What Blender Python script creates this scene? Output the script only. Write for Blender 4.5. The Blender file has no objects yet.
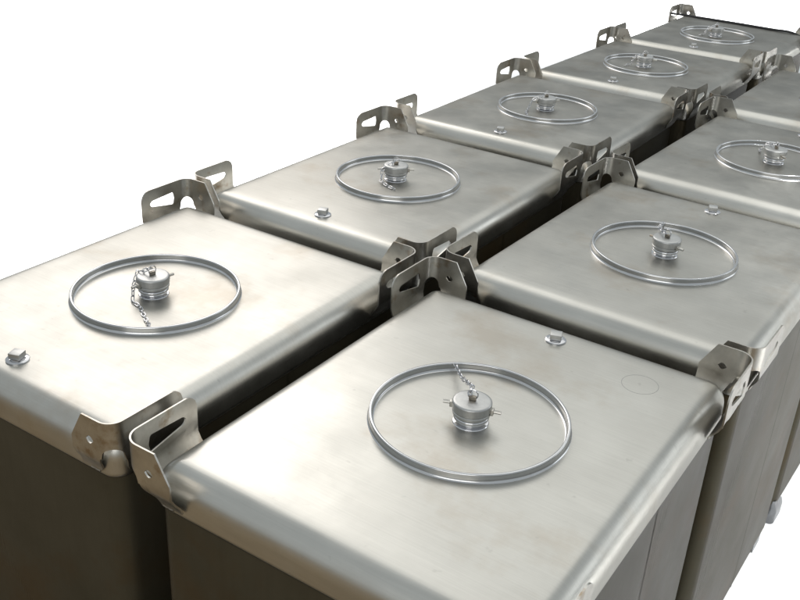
import bpy, bmesh, math, random
from mathutils import Vector, Matrix, noise
random.seed(4)
S = bpy.context.scene
COL = S.collection
LZ = 1.45                       # height of the lid tops above the ground

# ------------------------------------------------------------------ camera
cam_d = bpy.data.cameras.new('camera'); cam = bpy.data.objects.new('camera', cam_d); COL.objects.link(cam)
cam_d.sensor_width = 36; cam_d.lens = 980.98/800*36; cam_d.clip_start = .05; cam_d.clip_end = 200
def cam_axes(yaw, pitch, roll):
    F = Vector((math.sin(yaw)*math.cos(pitch), math.cos(yaw)*math.cos(pitch), -math.sin(pitch)))
    R = Vector((math.cos(yaw), -math.sin(yaw), 0)); U = R.cross(F)
    c, s = math.cos(roll), math.sin(roll)
    return R*c+U*s, U*c-R*s, F
R_, U_, F_ = cam_axes(-0.5722, 0.4700, 0.0556)
M = Matrix((R_, U_, -F_)).transposed().to_4x4(); M.translation = Vector((0.956, -1.8625, 1.3694+LZ))
cam.matrix_world = M
S.camera = cam
# ------------------------------------------------------------------ view + world
S.view_settings.view_transform = 'Standard'; S.view_settings.look = 'None'
S.view_settings.exposure = 0; S.view_settings.gamma = 1
S.render.engine = 'CYCLES'
w = bpy.data.worlds.new('World'); S.world = w; w.use_nodes = True
w.node_tree.nodes['Background'].inputs[0].default_value = (.89, .96, 1.0, 1)
w.node_tree.nodes['Background'].inputs[1].default_value = .53
# ------------------------------------------------------------------ lamps
def aim(o, loc, tgt):
    o.location = loc
    o.rotation_euler = (Vector(tgt)-Vector(loc)).to_track_quat('-Z', 'Y').to_euler()
def area(name, loc, tgt, sx, sy, power, col=(1, 1, 1)):
    d = bpy.data.lights.new(name, 'AREA'); d.shape = 'RECTANGLE'; d.size = sx; d.size_y = sy
    d.energy = power; d.color = col
    o = bpy.data.objects.new(name, d); COL.objects.link(o); aim(o, loc, tgt); return o
def spot(name, loc, tgt, deg, power, rad=.4, blend=.25):
    d = bpy.data.lights.new(name, 'SPOT'); d.spot_size = math.radians(deg); d.spot_blend = blend
    d.energy = power; d.shadow_soft_size = rad
    o = bpy.data.objects.new(name, d); COL.objects.link(o); aim(o, loc, tgt); return o
# big soft ceiling bank above the tanks, key lamp beyond the left column, floods on the white floor sheet
area('ceiling_lamp', (-1.6, 5.2, 6.6), (-1.6, 5.2, 0), 7, 8.5, 132, (1, .975, .925))
area('key_lamp', (-5.6, 3.9, 5.2), (-.9, -.4, LZ), 4.2, 3.6, 118, (1, .94, .90))
area('roll_fill_lamp', (8.5, 11.5, 4.2), (-1, 1.5, LZ), 7, 4, 120, (.95, .98, 1))  # added fill, no real source there; brightens the right-hand lid rolls
area('fill_lamp', (2.6, -7.5, 4.6), (-.3, .3, LZ), 6, 3.2, 125, (1, .98, .95))
for k, (x, y) in enumerate(((-9, 3.2), (-10, 9.5), (-15, 6), (-6.5, 15.5), (0, 17.5), (-13, 15), (7.5, 15.5))):
    spot('floor_flood', (x, y, 7.5), (x-.3, y+.6, 0), 84, 8500)
spot('floor_flood', (5.6, 4.0, 6.5), (5.6, 4.2, 0), 66, 3000)
spot('floor_flood', (1.75, 2.3, 4.6), (1.70, 2.3, 0), 58, 900, .25)

# ------------------------------------------------------------------ materials
def mat(name):
    m = bpy.data.materials.new(name); m.use_nodes = True
    n = m.node_tree.nodes; l = m.node_tree.links
    return m, n, l, n['Principled BSDF']
def nd(n, t, **k):
    x = n.new(t)
    for a, b in k.items(): setattr(x, a, b)
    return x
def noise_tex(n, l, vec, scale, detail=4, rough=.55, stretch=None):
    t = nd(n, 'ShaderNodeTexNoise'); t.inputs['Scale'].default_value = scale
    t.inputs['Detail'].default_value = detail; t.inputs['Roughness'].default_value = rough
    if stretch:
        mp = nd(n, 'ShaderNodeMapping'); mp.inputs['Scale'].default_value = stretch
        l.new(vec, mp.inputs['Vector']); vec = mp.outputs[0]
    l.new(vec, t.inputs['Vector']); return t.outputs['Fac']
def ramp(n, l, fac, stops):
    r = nd(n, 'ShaderNodeValToRGB'); e = r.color_ramp.elements
    while len(e) < len(stops): e.new(.5)
    for q, (p, c) in zip(e, stops):
        q.position = p; q.color = (c, c, c, 1) if isinstance(c, (int, float)) else (*c, 1)
    l.new(fac, r.inputs[0]); return r.outputs[0]
def mixc(n, l, fac, a, b, mode='MIX'):
    m = nd(n, 'ShaderNodeMix', data_type='RGBA', blend_type=mode)
    for i, v in ((0, fac), (6, a), (7, b)):
        if hasattr(v, 'links'): l.new(v, m.inputs[i])
        else: m.inputs[i].default_value = v if isinstance(v, (int, float)) else (*v, 1)
    return m.outputs[2]
def offset_coords(n, l):
    tc = nd(n, 'ShaderNodeTexCoord'); oi = nd(n, 'ShaderNodeObjectInfo')
    ml = nd(n, 'ShaderNodeMath', operation='MULTIPLY'); ml.inputs[1].default_value = 37.
    l.new(oi.outputs['Random'], ml.inputs[0])
    ad = nd(n, 'ShaderNodeVectorMath', operation='ADD')
    l.new(tc.outputs['Object'], ad.inputs[0]); l.new(ml.outputs[0], ad.inputs[1])
    return ad.outputs[0]
def steel(name, c0, c1, r0, r1, patch=2.2, grain=(9, 160, 60), bump=.05, stain=None, wave=.0, spots=0., metal=1., edge=1.):
    m, n, l, p = mat(name); v = offset_coords(n, l)
    p.inputs['Metallic'].default_value = metal; p.inputs['Specular Tint'].default_value = (edge, edge, edge, 1)
    a = noise_tex(n, l, v, patch, 5, .6)
    g = noise_tex(n, l, v, 1, 3, .6, grain)
    col = mixc(n, l, ramp(n, l, a, [(.32, 0.), (.68, 1.)]), c0, c1)
    col = mixc(n, l, .10, col, ramp(n, l, g, [(.3, .25), (.7, 1.)]), 'MULTIPLY')
    if stain:
        s = noise_tex(n, l, v, stain[1], 6, .62)
        col = mixc(n, l, ramp(n, l, s, [(stain[2], 0.), (stain[2]+.14, stain[3])]), col, stain[0])
    if spots:
        s = noise_tex(n, l, v, 34, 2, .5)
        col = mixc(n, l, ramp(n, l, s, [(.70, 0.), (.78, spots)]), col, tuple(x*.62 for x in c0))
    l.new(col, p.inputs['Base Color'])
    rr = ramp(n, l, noise_tex(n, l, v, patch*1.7, 6, .65), [(.25, r0), (.75, r1)])
    l.new(rr, p.inputs['Roughness'])
    b = nd(n, 'ShaderNodeBump'); b.inputs['Strength'].default_value = bump; b.inputs['Distance'].default_value = .001
    l.new(g, b.inputs['Height'])
    if wave:
        b2 = nd(n, 'ShaderNodeBump'); b2.inputs['Strength'].default_value = wave; b2.inputs['Distance'].default_value = .02
        l.new(noise_tex(n, l, v, 2.6, 2, .4), b2.inputs['Height']); l.new(b.outputs[0], b2.inputs['Normal'])
        l.new(b2.outputs[0], p.inputs['Normal'])
    else: l.new(b.outputs[0], p.inputs['Normal'])
    return m
M_LID = steel('lid_stainless', (.56, .548, .505), (.65, .64, .595), .29, .45, 2.4, (6, 220, 60), .10, ((.47, .42, .35), 3.1, .56, .55), .10, .28, 1., .38)
M_BODY = steel('body_steel', (.066, .058, .037), (.098, .088, .062), .34, .46, 1.6, (60, 60, 5), .12, ((.085, .055, .025), 2.3, .50, .6), .12, 0., .40, .1)  # brownish base darkened to stand in for dark surroundings mirrored in the sides
M_BRK = steel('bracket_steel', (.50, .475, .43), (.66, .645, .60), .26, .40, 9, (80, 80, 80), .10, ((.30, .20, .10), 14, .57, .7), 0., 0., 1., .55)
M_RING = steel('ring_polished', (.58, .585, .59), (.68, .68, .68), .14, .24, 6, (40, 40, 200), .04)
M_CAP = steel('cap_aluminium', (.50, .50, .49), (.60, .60, .58), .34, .46, 14, (120, 120, 120), .12)
M_BRIGHT = steel('bright_steel', (.60, .60, .62), (.72, .72, .73), .10, .2, 10, (50, 50, 50), .04)
M_WELD = steel('weld_bead', (.22, .19, .15), (.38, .35, .30), .35, .5, 40, (120, 120, 120), .3)
M_SEAM = steel('dark_weld_seam', (.05, .045, .035), (.08, .07, .05), .45, .6, 10, (50, 50, 50), .1)  # dark metal of the lid weld and the upright side seams
M_FOOT = steel('foot_steel', (.17, .175, .18), (.30, .31, .32), .25, .4, 9, (60, 60, 60), .1)
def plain(name, c, r, met=0.):
    m, n, l, p = mat(name); v = offset_coords(n, l)
    f = noise_tex(n, l, v, 30, 5)
    l.new(mixc(n, l, f, tuple(x*.85 for x in c), tuple(min(1, x*1.1) for x in c)), p.inputs['Base Color'])
    p.inputs['Roughness'].default_value = r; p.inputs['Metallic'].default_value = met
    return m
M_SHEET = plain('white_sheet', (.86, .86, .86), .8)
M_SHEET.node_tree.nodes['Mix'].inputs[6].default_value = (.86, .86, .86, 1); M_SHEET.node_tree.nodes['Mix'].inputs[7].default_value = (.88, .88, .88, 1)
M_CONC = plain('brown_concrete', (.36, .26, .15), .8)
M_RUB = plain('black_rubber', (.015, .015, .017), .5)
M_SCRIBE = plain('scribe_mark', (.38, .38, .36), .5, .6)

# ------------------------------------------------------------------ helpers
def link(name, me, m, parent=None, loc=(0, 0, 0), rotz=0, smooth=True):
    if m and not me.materials: me.materials.append(m)
    o = bpy.data.objects.new(name, me); COL.objects.link(o)
    o.parent = parent; o.location = loc; o.rotation_euler = (0, 0, rotz)
    return o
def mesh_bm(name, bm, smooth=True, angle=35):
    me = bpy.data.meshes.new(name)
    bmesh.ops.recalc_face_normals(bm, faces=bm.faces)
    for f in bm.faces: f.smooth = smooth
    if smooth:
        for e in bm.edges:
            if len(e.link_faces) == 2 and e.calc_face_angle(0) > math.radians(angle): e.smooth = False
    bm.to_mesh(me); bm.free(); return me
def rrect(hx, hy, r, n=10):
    out = []
    for cx, cy, a0 in ((hx-r, hy-r, 0), (-hx+r, hy-r, 90), (-hx+r, -hy+r, 180), (hx-r, -hy+r, 270)):
        for k in range(n+1):
            a = math.radians(a0+90*k/n); out.append((cx+r*math.cos(a), cy+r*math.sin(a)))
    return out
def loft(levels, cap_top=True, cap_bot=False, n=10):
    """levels: (hx, hy, r, z) from the bottom up"""
    bm = bmesh.new(); rings = []
    for hx, hy, r, z in levels:
        rings.append([bm.verts.new((x, y, z)) for x, y in rrect(hx, hy, r, n)])
    for a, b in zip(rings, rings[1:]):
        for k in range(len(a)):
            bm.faces.new((a[k], a[(k+1) % len(a)], b[(k+1) % len(a)], b[k]))
    if cap_top: bm.faces.new(rings[-1])
    if cap_bot: bm.faces.new(rings[0][::-1])
    return bm
def lathe(profile, n=64, closed=False, cx=0, cy=0, bm=None):
    bm = bm or bmesh.new(); rings = []
    for r, z in profile:
        if r < 1e-6: rings.append([bm.verts.new((cx, cy, z))])
        else: rings.append([bm.verts.new((cx+r*math.cos(2*math.pi*k/n), cy+r*math.sin(2*math.pi*k/n), z)) for k in range(n)])
    prs = list(zip(rings, rings[1:]))
    if closed: prs.append((rings[-1], rings[0]))
    for a, b in prs:
        for k in range(n):
            k2 = (k+1) % n
            if len(a) == 1 and len(b) == 1: continue
            if len(a) == 1: bm.faces.new((a[0], b[k2], b[k]))
            elif len(b) == 1: bm.faces.new((a[k], a[k2], b[0]))
            else: bm.faces.new((a[k], a[k2], b[k2], b[k]))
    return bm
def tube(pts, r, n=8, closed=False, bm=None):
    bm = bm or bmesh.new(); pts = [Vector(p) for p in pts]; N = len(pts); rings = []
    up = None
    for i, p in enumerate(pts):
        t = (pts[(i+1) % N]-pts[i-1]) if closed else (pts[min(i+1, N-1)]-pts[max(i-1, 0)])
        t.normalize()
        if up is None:
            up = Vector((0, 0, 1)) if abs(t.z) < .9 else Vector((1, 0, 0))
        a = t.cross(up).normalized(); b = a.cross(t).normalized(); up = b
        rings.append([bm.verts.new(p+(a*math.cos(2*math.pi*k/n)+b*math.sin(2*math.pi*k/n))*r) for k in range(n)])
    prs = list(zip(rings, rings[1:]))
    if closed: prs.append((rings[-1], rings[0]))
    for a, b in prs:
        for k in range(n): bm.faces.new((a[k], a[(k+1) % n], b[(k+1) % n], b[k]))
    if not closed:
        bm.faces.new(rings[0][::-1]); bm.faces.new(rings[-1])
    return bm
def box(x0, x1, y0, y1, z0, z1, bev=0., bm=None):
    bm = bm or bmesh.new()
    r = bmesh.ops.create_cube(bm, size=1, matrix=Matrix.Translation(((x0+x1)/2, (y0+y1)/2, (z0+z1)/2)) @ Matrix.Diagonal((x1-x0, y1-y0, z1-z0, 1)))
    if bev:
        es = list({e for v in r['verts'] for e in v.link_edges})
        bmesh.ops.bevel(bm, geom=es, offset=bev, segments=2, affect='EDGES', profile=.6)
    return bm

# ------------------------------------------------------------------ setting
def sheet(name, x0, x1, y0, y1, z, m):
    bm = bmesh.new(); vs = [bm.verts.new(p) for p in ((x0, y0, z), (x1, y0, z), (x1, y1, z), (x0, y1, z))]; bm.faces.new(vs)
    o = link(name, mesh_bm(name, bm, False), m); o['kind'] = 'structure'; return o
sheet('ground', -60, 60, -60, 60, -.004, M_CONC)
sheet('white_floor', -40, 30, -.72, 50, 0, M_SHEET)

# ------------------------------------------------------------------ tank geometry (bolt towards -y, chain towards -y)
HX, HY = .486, .611
LIDR = .060
def lid_mesh():
    lv = []
    lv.append((HX-.004, HY-.004, .042, -.112)); lv.append((HX, HY, .046, -.106)); lv.append((HX, HY, .046, -.100))
    lv.append((HX, HY, .046, -.078))
    for k in range(0, 11):
        a = math.radians(90*k/10)
        d = LIDR*(1-math.cos(a)); lv.append((HX-d, HY-d, max(.046-d*.8, .005), -LIDR*1.1+LIDR*1.1*math.sin(a)))
    lv.append((HX-LIDR-.012, HY-LIDR-.012, .006, .0006)); lv.append((HX-LIDR-.03, HY-LIDR-.03, .006, .0008))
    return loft(lv)
ME_LID = mesh_bm('lid', lid_mesh(), True, 50)
# body: plain shell with rounded upright corners and a shallow pressed field on each side
def body_mesh():
    b = .006; H0 = -1.39
    lv = [(HX-.06, HY-.06, .03, H0-.012), (HX-.022, HY-.022, .05, H0-.004), (HX-.010, HY-.010, .058, H0+.016)]
    lv.append((HX-b, HY-b, .05, H0+.04))
    for z in (-1.0, -.7, -.4, -.2, -.135, -.113): lv.append((HX-b, HY-b, .05, z))
    return loft(lv, True, True)
ME_BODY = mesh_bm('body', body_mesh(), True, 50)
def weld_line_mesh():
    pts = [(x, y, -.1125) for x, y in rrect(HX-.0065, HY-.0065, .0455, 8)]
    return tube(pts, .0035, 6, True)
ME_SEAM = mesh_bm('lid_weld', weld_line_mesh())
ME_VSEAM = mesh_bm('side_seam', box(-.0025, .0025, -.005, .005, -1.36, -.118))
def ring_mesh():
    R = .2515
    p = [(R+.004, 0), (R+.002, .0015), (R+.0002, .004), (R-.001, .010), (R, .017), (R-.0005, .0210), (R-.002, .0222), (R-.0065, .0222), (R-.0082, .0208),
         (R-.0086, .017), (R-.0078, .009), (R-.0084, .004), (R-.0105, .0012), (R-.0135, 0)]
    return lathe(p, 128, True)
ME_RING = mesh_bm('manway_ring', ring_mesh(), True, 60)
def adaptor_mesh():
    p = [(.046, .0008), (.0445, .003), (.037, .004), (.034, .007), (.0335, .011), (.044, .0135), (.0455, .016), (.0455, .021), (.044, .0235), (.041, .025), (.040, .030), (0, .030)]
    return lathe(p, 48)
ME_ADAPT = mesh_bm('filler_neck', adaptor_mesh(), True, 40)
def cap_mesh():
    p = [(0, .064), (.042, .064), (.0468, .0632), (.0492, .061), (.0496, .058), (.0496, .041), (.048, .0395), (.0468, .038), (.0468, .036), (.0484, .0345), (.0484, .029), (.0465, .0275), (.0415, .0272), (.0415, .031), (0, .031)]
    return lathe(p, 48)
ME_CAP = mesh_bm('filler_cap', cap_mesh(), True, 40)
def lever_mesh():
    bm = tube([(.045, 0, .043), (.060, 0, .0435), (.074, .001, .043)], .0045, 8)
    box(.0485, .056, -.008, .008, .034, .050, .002, bm)
    return bm
ME_LEVER = mesh_bm('cap_lever', lever_mesh())
def boss_mesh():
    bm = box(-.009, .009, -.005, .005, .0645, .075, .0015)
    return bm
ME_BOSS = mesh_bm('cap_boss', boss_mesh())
def loop_mesh():
    pts = [(.0125*math.cos(a), .0, .0795+.0135*math.sin(a)) for a in [2*math.pi*k/24 for k in range(24)]]
    return tube(pts, .0017, 7, True)
ME_LOOP = mesh_bm('pull_ring', loop_mesh())
def link_mesh():
    L, W = .0105, .0052; pts = []
    for k in range(20):
        a = 2*math.pi*k/20; c, s = math.cos(a), math.sin(a)
        pts.append(((L-W)*(1 if c > 0 else -1)*min(1, abs(c)*3)+W*c, W*s, 0))
    return tube(pts, .0017, 6, True)
ME_LINK = mesh_bm('chain_link', link_mesh())
def post_mesh():
    return tube([(0, 0, .0), (0, 0, .034), (0, 0, .036)], .0035, 8)
ME_POST = mesh_bm('chain_post', post_mesh())
def plug_flange(): return lathe([(.031, .0008), (.031, .004), (.029, .0058), (.019, .0062), (.0185, .0085), (0, .0085)], 36)
ME_FLANGE = mesh_bm('plug_flange', plug_flange(), True, 40)
ME_PLUG = mesh_bm('vent_plug', box(-.0165, .0165, -.0165, .0165, .0085, .025, .002))

def bracket_mesh(mirror, foot=False):
    """plate bent round the corner at the origin (outer planes x=0, y=0); hole leg along +x, slotted leg along +y"""
    T = .075; LH, LS, c = .108, .195, .008
    if foot: T, LH, LS = .115, .10, .10
    cols = []                                   # (base xy, normal, tag, u)
    nh, nb, ns = 26, 14, 40
    for k in range(nh): cols.append(('h', LH-(LH-c)*k/nh))
    for k in range(nb+1): cols.append(('b', 90*k/nb))
    for k in range(1, ns+1): cols.append(('s', c+(LS-c)*k/ns))
    bm = bmesh.new(); grid = []
    for tag, u in cols:
        if tag == 'h': bx, by, n = u, 0, Vector((0, -1, 0)); d = u
        elif tag == 's': bx, by, n = 0, u, Vector((-1, 0, 0)); d = u
        else:
            a = math.radians(270-u); n = Vector((math.cos(a), math.sin(a), 0)); bx, by = c+c*n.x, c+c*n.y; d = 0
        if foot:
            top, bot = T, 0
            if tag != 'b':
                e = (LH if tag == 'h' else LS)-u
                if e < .04: top = T-.03*(1-e/.04)
            hb = ht = T*.5
        else:
            top = T; bot = -.096
            hb = ht = .022
            if tag == 'h':
                e = LH-u
                if e < .042: top = T-.074*(1-e/.042)
                bot = -.030-.062*min(1, max(0, (u-c-.004)/.030))
                hc, hr = .044, .0105
                if abs(u-hc) < hr: q = math.sqrt(max(0, hr*hr-(u-hc)**2)); hb, ht = .012-q, .012+q
                else: hb = ht = .012
            elif tag == 's':
                e = LS-u
                if e < .034: top = T-.034*(1-math.sqrt(max(0, 1-(1-e/.034)**2)))*.8-.006*(1-e/.034)
                bot = -.030-.064*min(1, (u-c)/.030)
                if e < .018: bot += .025*(1-e/.018)
                s0, s1 = .036, .156
                if s0 < u < s1:
                    g = (u-s0)/(s1-s0); half = .025-.014*g
                    endr = min(1, (u-s0)/.006, ) if g < .5 else math.sqrt(max(0, 1-max(0, (u-(s1-.014))/.014)**2))
                    hc2 = .012+.008*g; hb, ht = hc2-half*endr, hc2+half*endr
                else: hb = ht = .012+.008*(0 if u < .09 else 1)
            else:
                q = abs(u-45)/45; bot = -.030+.034*math.sqrt(max(0, 1-q*q))
                hb = ht = .022
        def off(z):
            if foot:
                return .016 if z < .06 else .016-.014*min(1, (z-.06)/.04)
            q = min(1, max(0, (z+.092)/.062)); q = q*q*(3-2*q)
            return .0055+(.024 if mirror else .033)*q
        colv = []
        for (z0, z1, m) in ((bot, min(hb, top), 5), (min(ht, top), top, 3)):
            for j in range(m+1):
                z = z0+(z1-z0)*j/m; o = off(z)
                x, y = bx+n.x*o, by+n.y*o
                colv.append(bm.verts.new(((-x if mirror else x), y, z)))
        grid.append(colv)
    for a, b in zip(grid, grid[1:]):
        for j in list(range(5))+list(range(6, 9)):
            try: bm.faces.new((a[j], a[j+1], b[j+1], b[j]))
            except ValueError: pass
    bmesh.ops.remove_doubles(bm, verts=bm.verts, dist=.00003)
    bmesh.ops.dissolve_degenerate(bm, edges=bm.edges, dist=.00003)
    bmesh.ops.recalc_face_normals(bm, faces=bm.faces)
    # give the sheet its thickness
    me = bpy.data.meshes.new('tmp'); bm.to_mesh(me); bm.free()
    o = bpy.data.objects.new('tmp', me); COL.objects.link(o)
    s = o.modifiers.new('s', 'SOLIDIFY'); s.thickness = .0045; s.offset = 0; s.use_even_offset = True
    dg = bpy.context.evaluated_depsgraph_get(); m2 = bpy.data.meshes.new_from_object(o.evaluated_get(dg))
    bpy.data.objects.remove(o); bm = bmesh.new(); bm.from_mesh(m2)
    return mesh_bm('corner_bracket', bm, True, 40)
ME_BR = {False: bracket_mesh(False), True: bracket_mesh(True)}
ME_FT = {False: bracket_mesh(False, True), True: bracket_mesh(True, True)}
def bead_mesh():
    bm = bmesh.new(); pts = [(.048+.0045*k, -.005, -.0945+.0012*math.sin(k*2.1)) for k in range(8)]
    return tube(pts, .0042, 6)
ME_BEAD = mesh_bm('weld_bead', bead_mesh())

def make_tank():
    root = bpy.data.objects.new('storage_tank', None); COL.objects.link(root)
    lid = link('lid', ME_LID, M_LID, root, (0, 0, LZ))
    link('lid_weld', ME_SEAM, M_SEAM, lid)
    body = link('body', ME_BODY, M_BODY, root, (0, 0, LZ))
    for s in (-1, 1):
        link('side_seam', ME_VSEAM, M_SEAM, body, (s*(HX-.0085), .03, 0))
    ring = link('manway_ring', ME_RING, M_RING, root, (0, -.0286, LZ+.0006))
    neck = link('filler_neck', ME_ADAPT, M_BRIGHT, root, (-.012, -.0286, LZ))
    cap = link('filler_cap', ME_CAP, M_CAP, root, (-.012, -.0286, LZ))
    for a in (0, math.pi): link('cap_lever', ME_LEVER, M_BRK, cap, (0, 0, 0), a)
    link('cap_boss', ME_BOSS, M_WELD, cap, (0, 0, 0))
    link('pull_ring', ME_LOOP, M_BRIGHT, cap, (0, 0, 0))
    plug = link('vent_plug', ME_PLUG, M_CAP, root, (0, -.505, LZ), math.radians(20))
    link('plug_flange', ME_FLANGE, M_BRIGHT, plug)
    for sx in (-1, 1):
        for sy in (-1, 1):
            mir = (sx*sy < 0)
            rot = 0 if sy < 0 else math.pi
            b = link('corner_bracket', ME_BR[mir], M_BRK, root, (sx*HX, sy*HY, LZ), rot)
            link('weld_bead', ME_BEAD, M_WELD, b).scale = (-1 if mir else 1, 1, 1)
            link('foot', ME_FT[mir], M_FOOT, root, (sx*(HX-(.012 if sy > 0 else .034)), sy*(HY-.026), 0), rot)
    return root
def copy_tree(o, parent=None):
    c = o.copy(); COL.objects.link(c); c.parent = parent
    for ch in o.children: copy_tree(ch, c)
    return c
def add_chain(root, pts, slack=0., post=None):
    """links strung along a polyline in the tank's own frame, from the cap to the ring; they belong to the cap"""
    cap = [c for c in root.children if c.name.startswith('filler_cap')][0]
    base = Vector(cap.location)
    P = [Vector(p)+Vector((0, 0, LZ))-base for p in pts]
    seg = [(b-a).length for a, b in zip(P, P[1:])]; tot = sum(seg); n = max(2, int(round(tot/.0175)))
    def at(d):
        for a, b, s in zip(P, P[1:], seg):
            if d <= s: return a.lerp(b, d/s), (b-a).normalized()
            d -= s
        return P[-1].copy(), (P[-1]-P[-2]).normalized()
    for k in range(n):
        p, t = at((k+.5)*tot/n)
        o = link('chain_link', ME_LINK, M_BRIGHT, cap)
        q = t.to_track_quat('X', 'Z') @ Matrix.Rotation(math.radians(20+90*(k % 2)+random.uniform(-15, 15)), 4, 'X').to_quaternion()
        o.rotation_mode = 'QUATERNION'; o.rotation_quaternion = q; o.location = p
    if post:
        ring = [c for c in root.children if c.name.startswith('manway_ring')][0]
        o = link('chain_post', ME_POST, M_BRIGHT, ring, Vector(post)-Vector(ring.location)+Vector((0, 0, LZ)))
PU, PV = 1.3257, 1.1002
SPEC = [  # col, row, dx, dy, rot(rad), label, cap rotation
 (0, 0, -.006, -.025, .44, 'front steel tank of the right row, faint scribed circle on its lid', 15),
 (-1, 0, .006, -.033, .47, 'front steel tank of the left row, lid washed white by glare', 80),
 (0, 1, .009, -.016, -.51, 'second steel tank from the front in the right row, short post inside its lid ring', 160),
 (-1, 1, -.015, -.030, .52, 'second steel tank from the front in the left row, chain end beside its cap', 35),
 (0, 2, .023, -.008, -1.22, 'third steel tank from the front in the right row, cut by the right edge', 140),
 (-1, 2, -.030, .010, .97, 'third and middle steel tank of the left row, short chain hanging left of its cap', 50),
 (0, 3, .000, .000, 0., 'farthest steel tank seen in the right row, only its left lid corner showing', 100),
 (-1, 3, -.013, .000, -.13, 'fourth steel tank of the left row, between the middle and the rearmost one', 20),
 (-1, 4, .016, -.045, -.04, 'rearmost steel tank of the left row with a black cable along its far lid edge', 60),
]
proto = make_tank(); tanks = {}
for i, (c, r, dx, dy, a, lab, crot) in enumerate(SPEC):
    t = proto if i == 0 else copy_tree(proto)
    tanks[(c, r)] = t
RING_DY = {(0, 1): -.014, (0, 2): -.013, (0, 0): -.018, (-1, 0): .020, (-1, 1): .020, (-1, 2): .034, (-1, 3): .018, (-1, 4): .010}
for (c, r, dx, dy, a, lab, crot) in SPEC:
    t = tanks[(c, r)]
    t['label'] = lab; t['category'] = 'tank'; t['group'] = 'square stainless steel tanks in two rows'
    t.location = (c*PV+dx, r*PU+dy, 0)
    t.rotation_euler = (0, 0, math.radians(a)+(math.pi if c == 0 else 0))
    for ch in t.children:
        if (c, r) == (0, 3) and ch.name.startswith(('manway_ring', 'filler_cap', 'filler_neck')): ch.location.x -= .07
        if c == 0 and ch.name.startswith('body'):
            for g in ch.children: g.location.y = -.113
        if ch.name.startswith('filler_cap'): ch.rotation_euler = (0, 0, math.radians(crot)); cap = ch
        # the ring sits a little towards -y in world space on every tank
        if ch.name.startswith(('manway_ring', 'filler_cap', 'filler_neck')):
            ch.location.y = (.0286 if c == 0 else -.0286) + RING_DY.get((c, r), 0)
        if ch.name.startswith('filler_cap') or ch.name.startswith('filler_neck'):
            if c == 0: ch.location.x = -.004
        if (c, r) == (0, 0) and ch.name.startswith(('manway_ring', 'filler_cap', 'filler_neck')): ch.location.x -= .010
# the front right tank's boss, chain etc. (points in each tank's own frame; the right row is turned round)
def cap_space(t, pts):                       # undo the cap's own turn so that chain points are given in the tank's frame
    return pts
for key, pts, post in (
    ((0, 0), [(-.010, .022, .084), (.006, -.020, .080), (.040, -.055, .062), (.075, -.090, .046), (.112, -.135, .032), (.142, -.172, .024)], None),
    ((-1, 0), [(-.012, -.010, .086), (-.064, -.021, .060), (-.052, -.050, .034), (-.018, -.088, .004), (.024, -.099, .004), (.072, -.128, .004), (.128, -.162, .006), (.150, -.178, .012)], None),
    ((0, 1), [(.000, .025, .080), (.045, -.030, .070), (.070, -.120, .045), (.080, -.180, .036)], (.080, -.185, 0)),
    ((-1, 1), [(-.010, -.015, .082), (-.045, -.060, .045), (-.030, -.085, .010), (.010, -.105, .006), (.060, -.120, .006)], None),
    ((-1, 2), [(-.010, -.015, .082), (-.062, -.050, .050), (-.070, -.075, .008), (-.050, -.140, .006), (-.02, -.18, .006)], None),
    ((0, 2), [(.000, .020, .080), (.050, -.020, .066), (.085, -.070, .010), (.10, -.13, .006)], None),
    ((-1, 3), [(-.010, -.015, .080), (-.060, -.040, .055), (-.080, -.060, .010), (-.10, -.10, .006)], None),
    ((-1, 4), [(-.010, -.015, .080), (-.060, -.040, .055), (-.080, -.060, .010), (-.10, -.10, .006)], None)):
    t = tanks[key]
    cap = [c for c in t.children if c.name.startswith('filler_cap')][0]
    a = cap.rotation_euler.z
    cx, cy = cap.location.x, cap.location.y
    def inv(p):
        v = Vector((p[0]-cx, p[1]-cy)); v.rotate(Matrix.Rotation(-a, 2)); return (v.x+cx, v.y+cy, p[2])
    add_chain(t, [inv(p) for p in pts], 0, post)
# faint scribed circle on the front right lid
t0 = tanks[(0, 0)]
lid0 = [c for c in t0.children if c.name.startswith('lid')][0]
link('scribed_circle', mesh_bm('scribed_circle', lathe([(.0485, .0007), (.0488, .0011), (.0498, .0011), (.0501, .0007)], 64)), M_SCRIBE, lid0, (-.289, -.427, 0))

# black cable along the far lid edges
pts = []
for x, y, z in ((-1.66, 5.905, 0), (-1.53, 5.872, .008), (-1.40, 5.85, .012), (-1.1, 5.845, .012), (-.85, 5.83, .012), (-.70, 5.82, .012), (-.58, 5.80, -.03), (-.35, 5.78, -.10), (-.1, 5.8, -.05), (.25, 5.8, .012), (.9, 5.9, .0)):
    pts.append(Vector((x, y-.045, LZ+z-.003)))
fine = []
for i in range(len(pts)-1):
    p0, p1, p2, p3 = pts[max(i-1, 0)], pts[i], pts[i+1], pts[min(i+2, len(pts)-1)]
    for k in range(6):
        u = k/6; fine.append(.5*((2*p1)+(p2-p0)*u+(2*p0-5*p1+4*p2-p3)*u*u+(3*p1-p0-3*p2+p3)*u**3))
cab = link('cable', mesh_bm('cable', tube(fine, .0085, 8)), M_RUB)
cab['label'] = 'thin black cable lying along the far edge of the rearmost lids'; cab['category'] = 'cable'
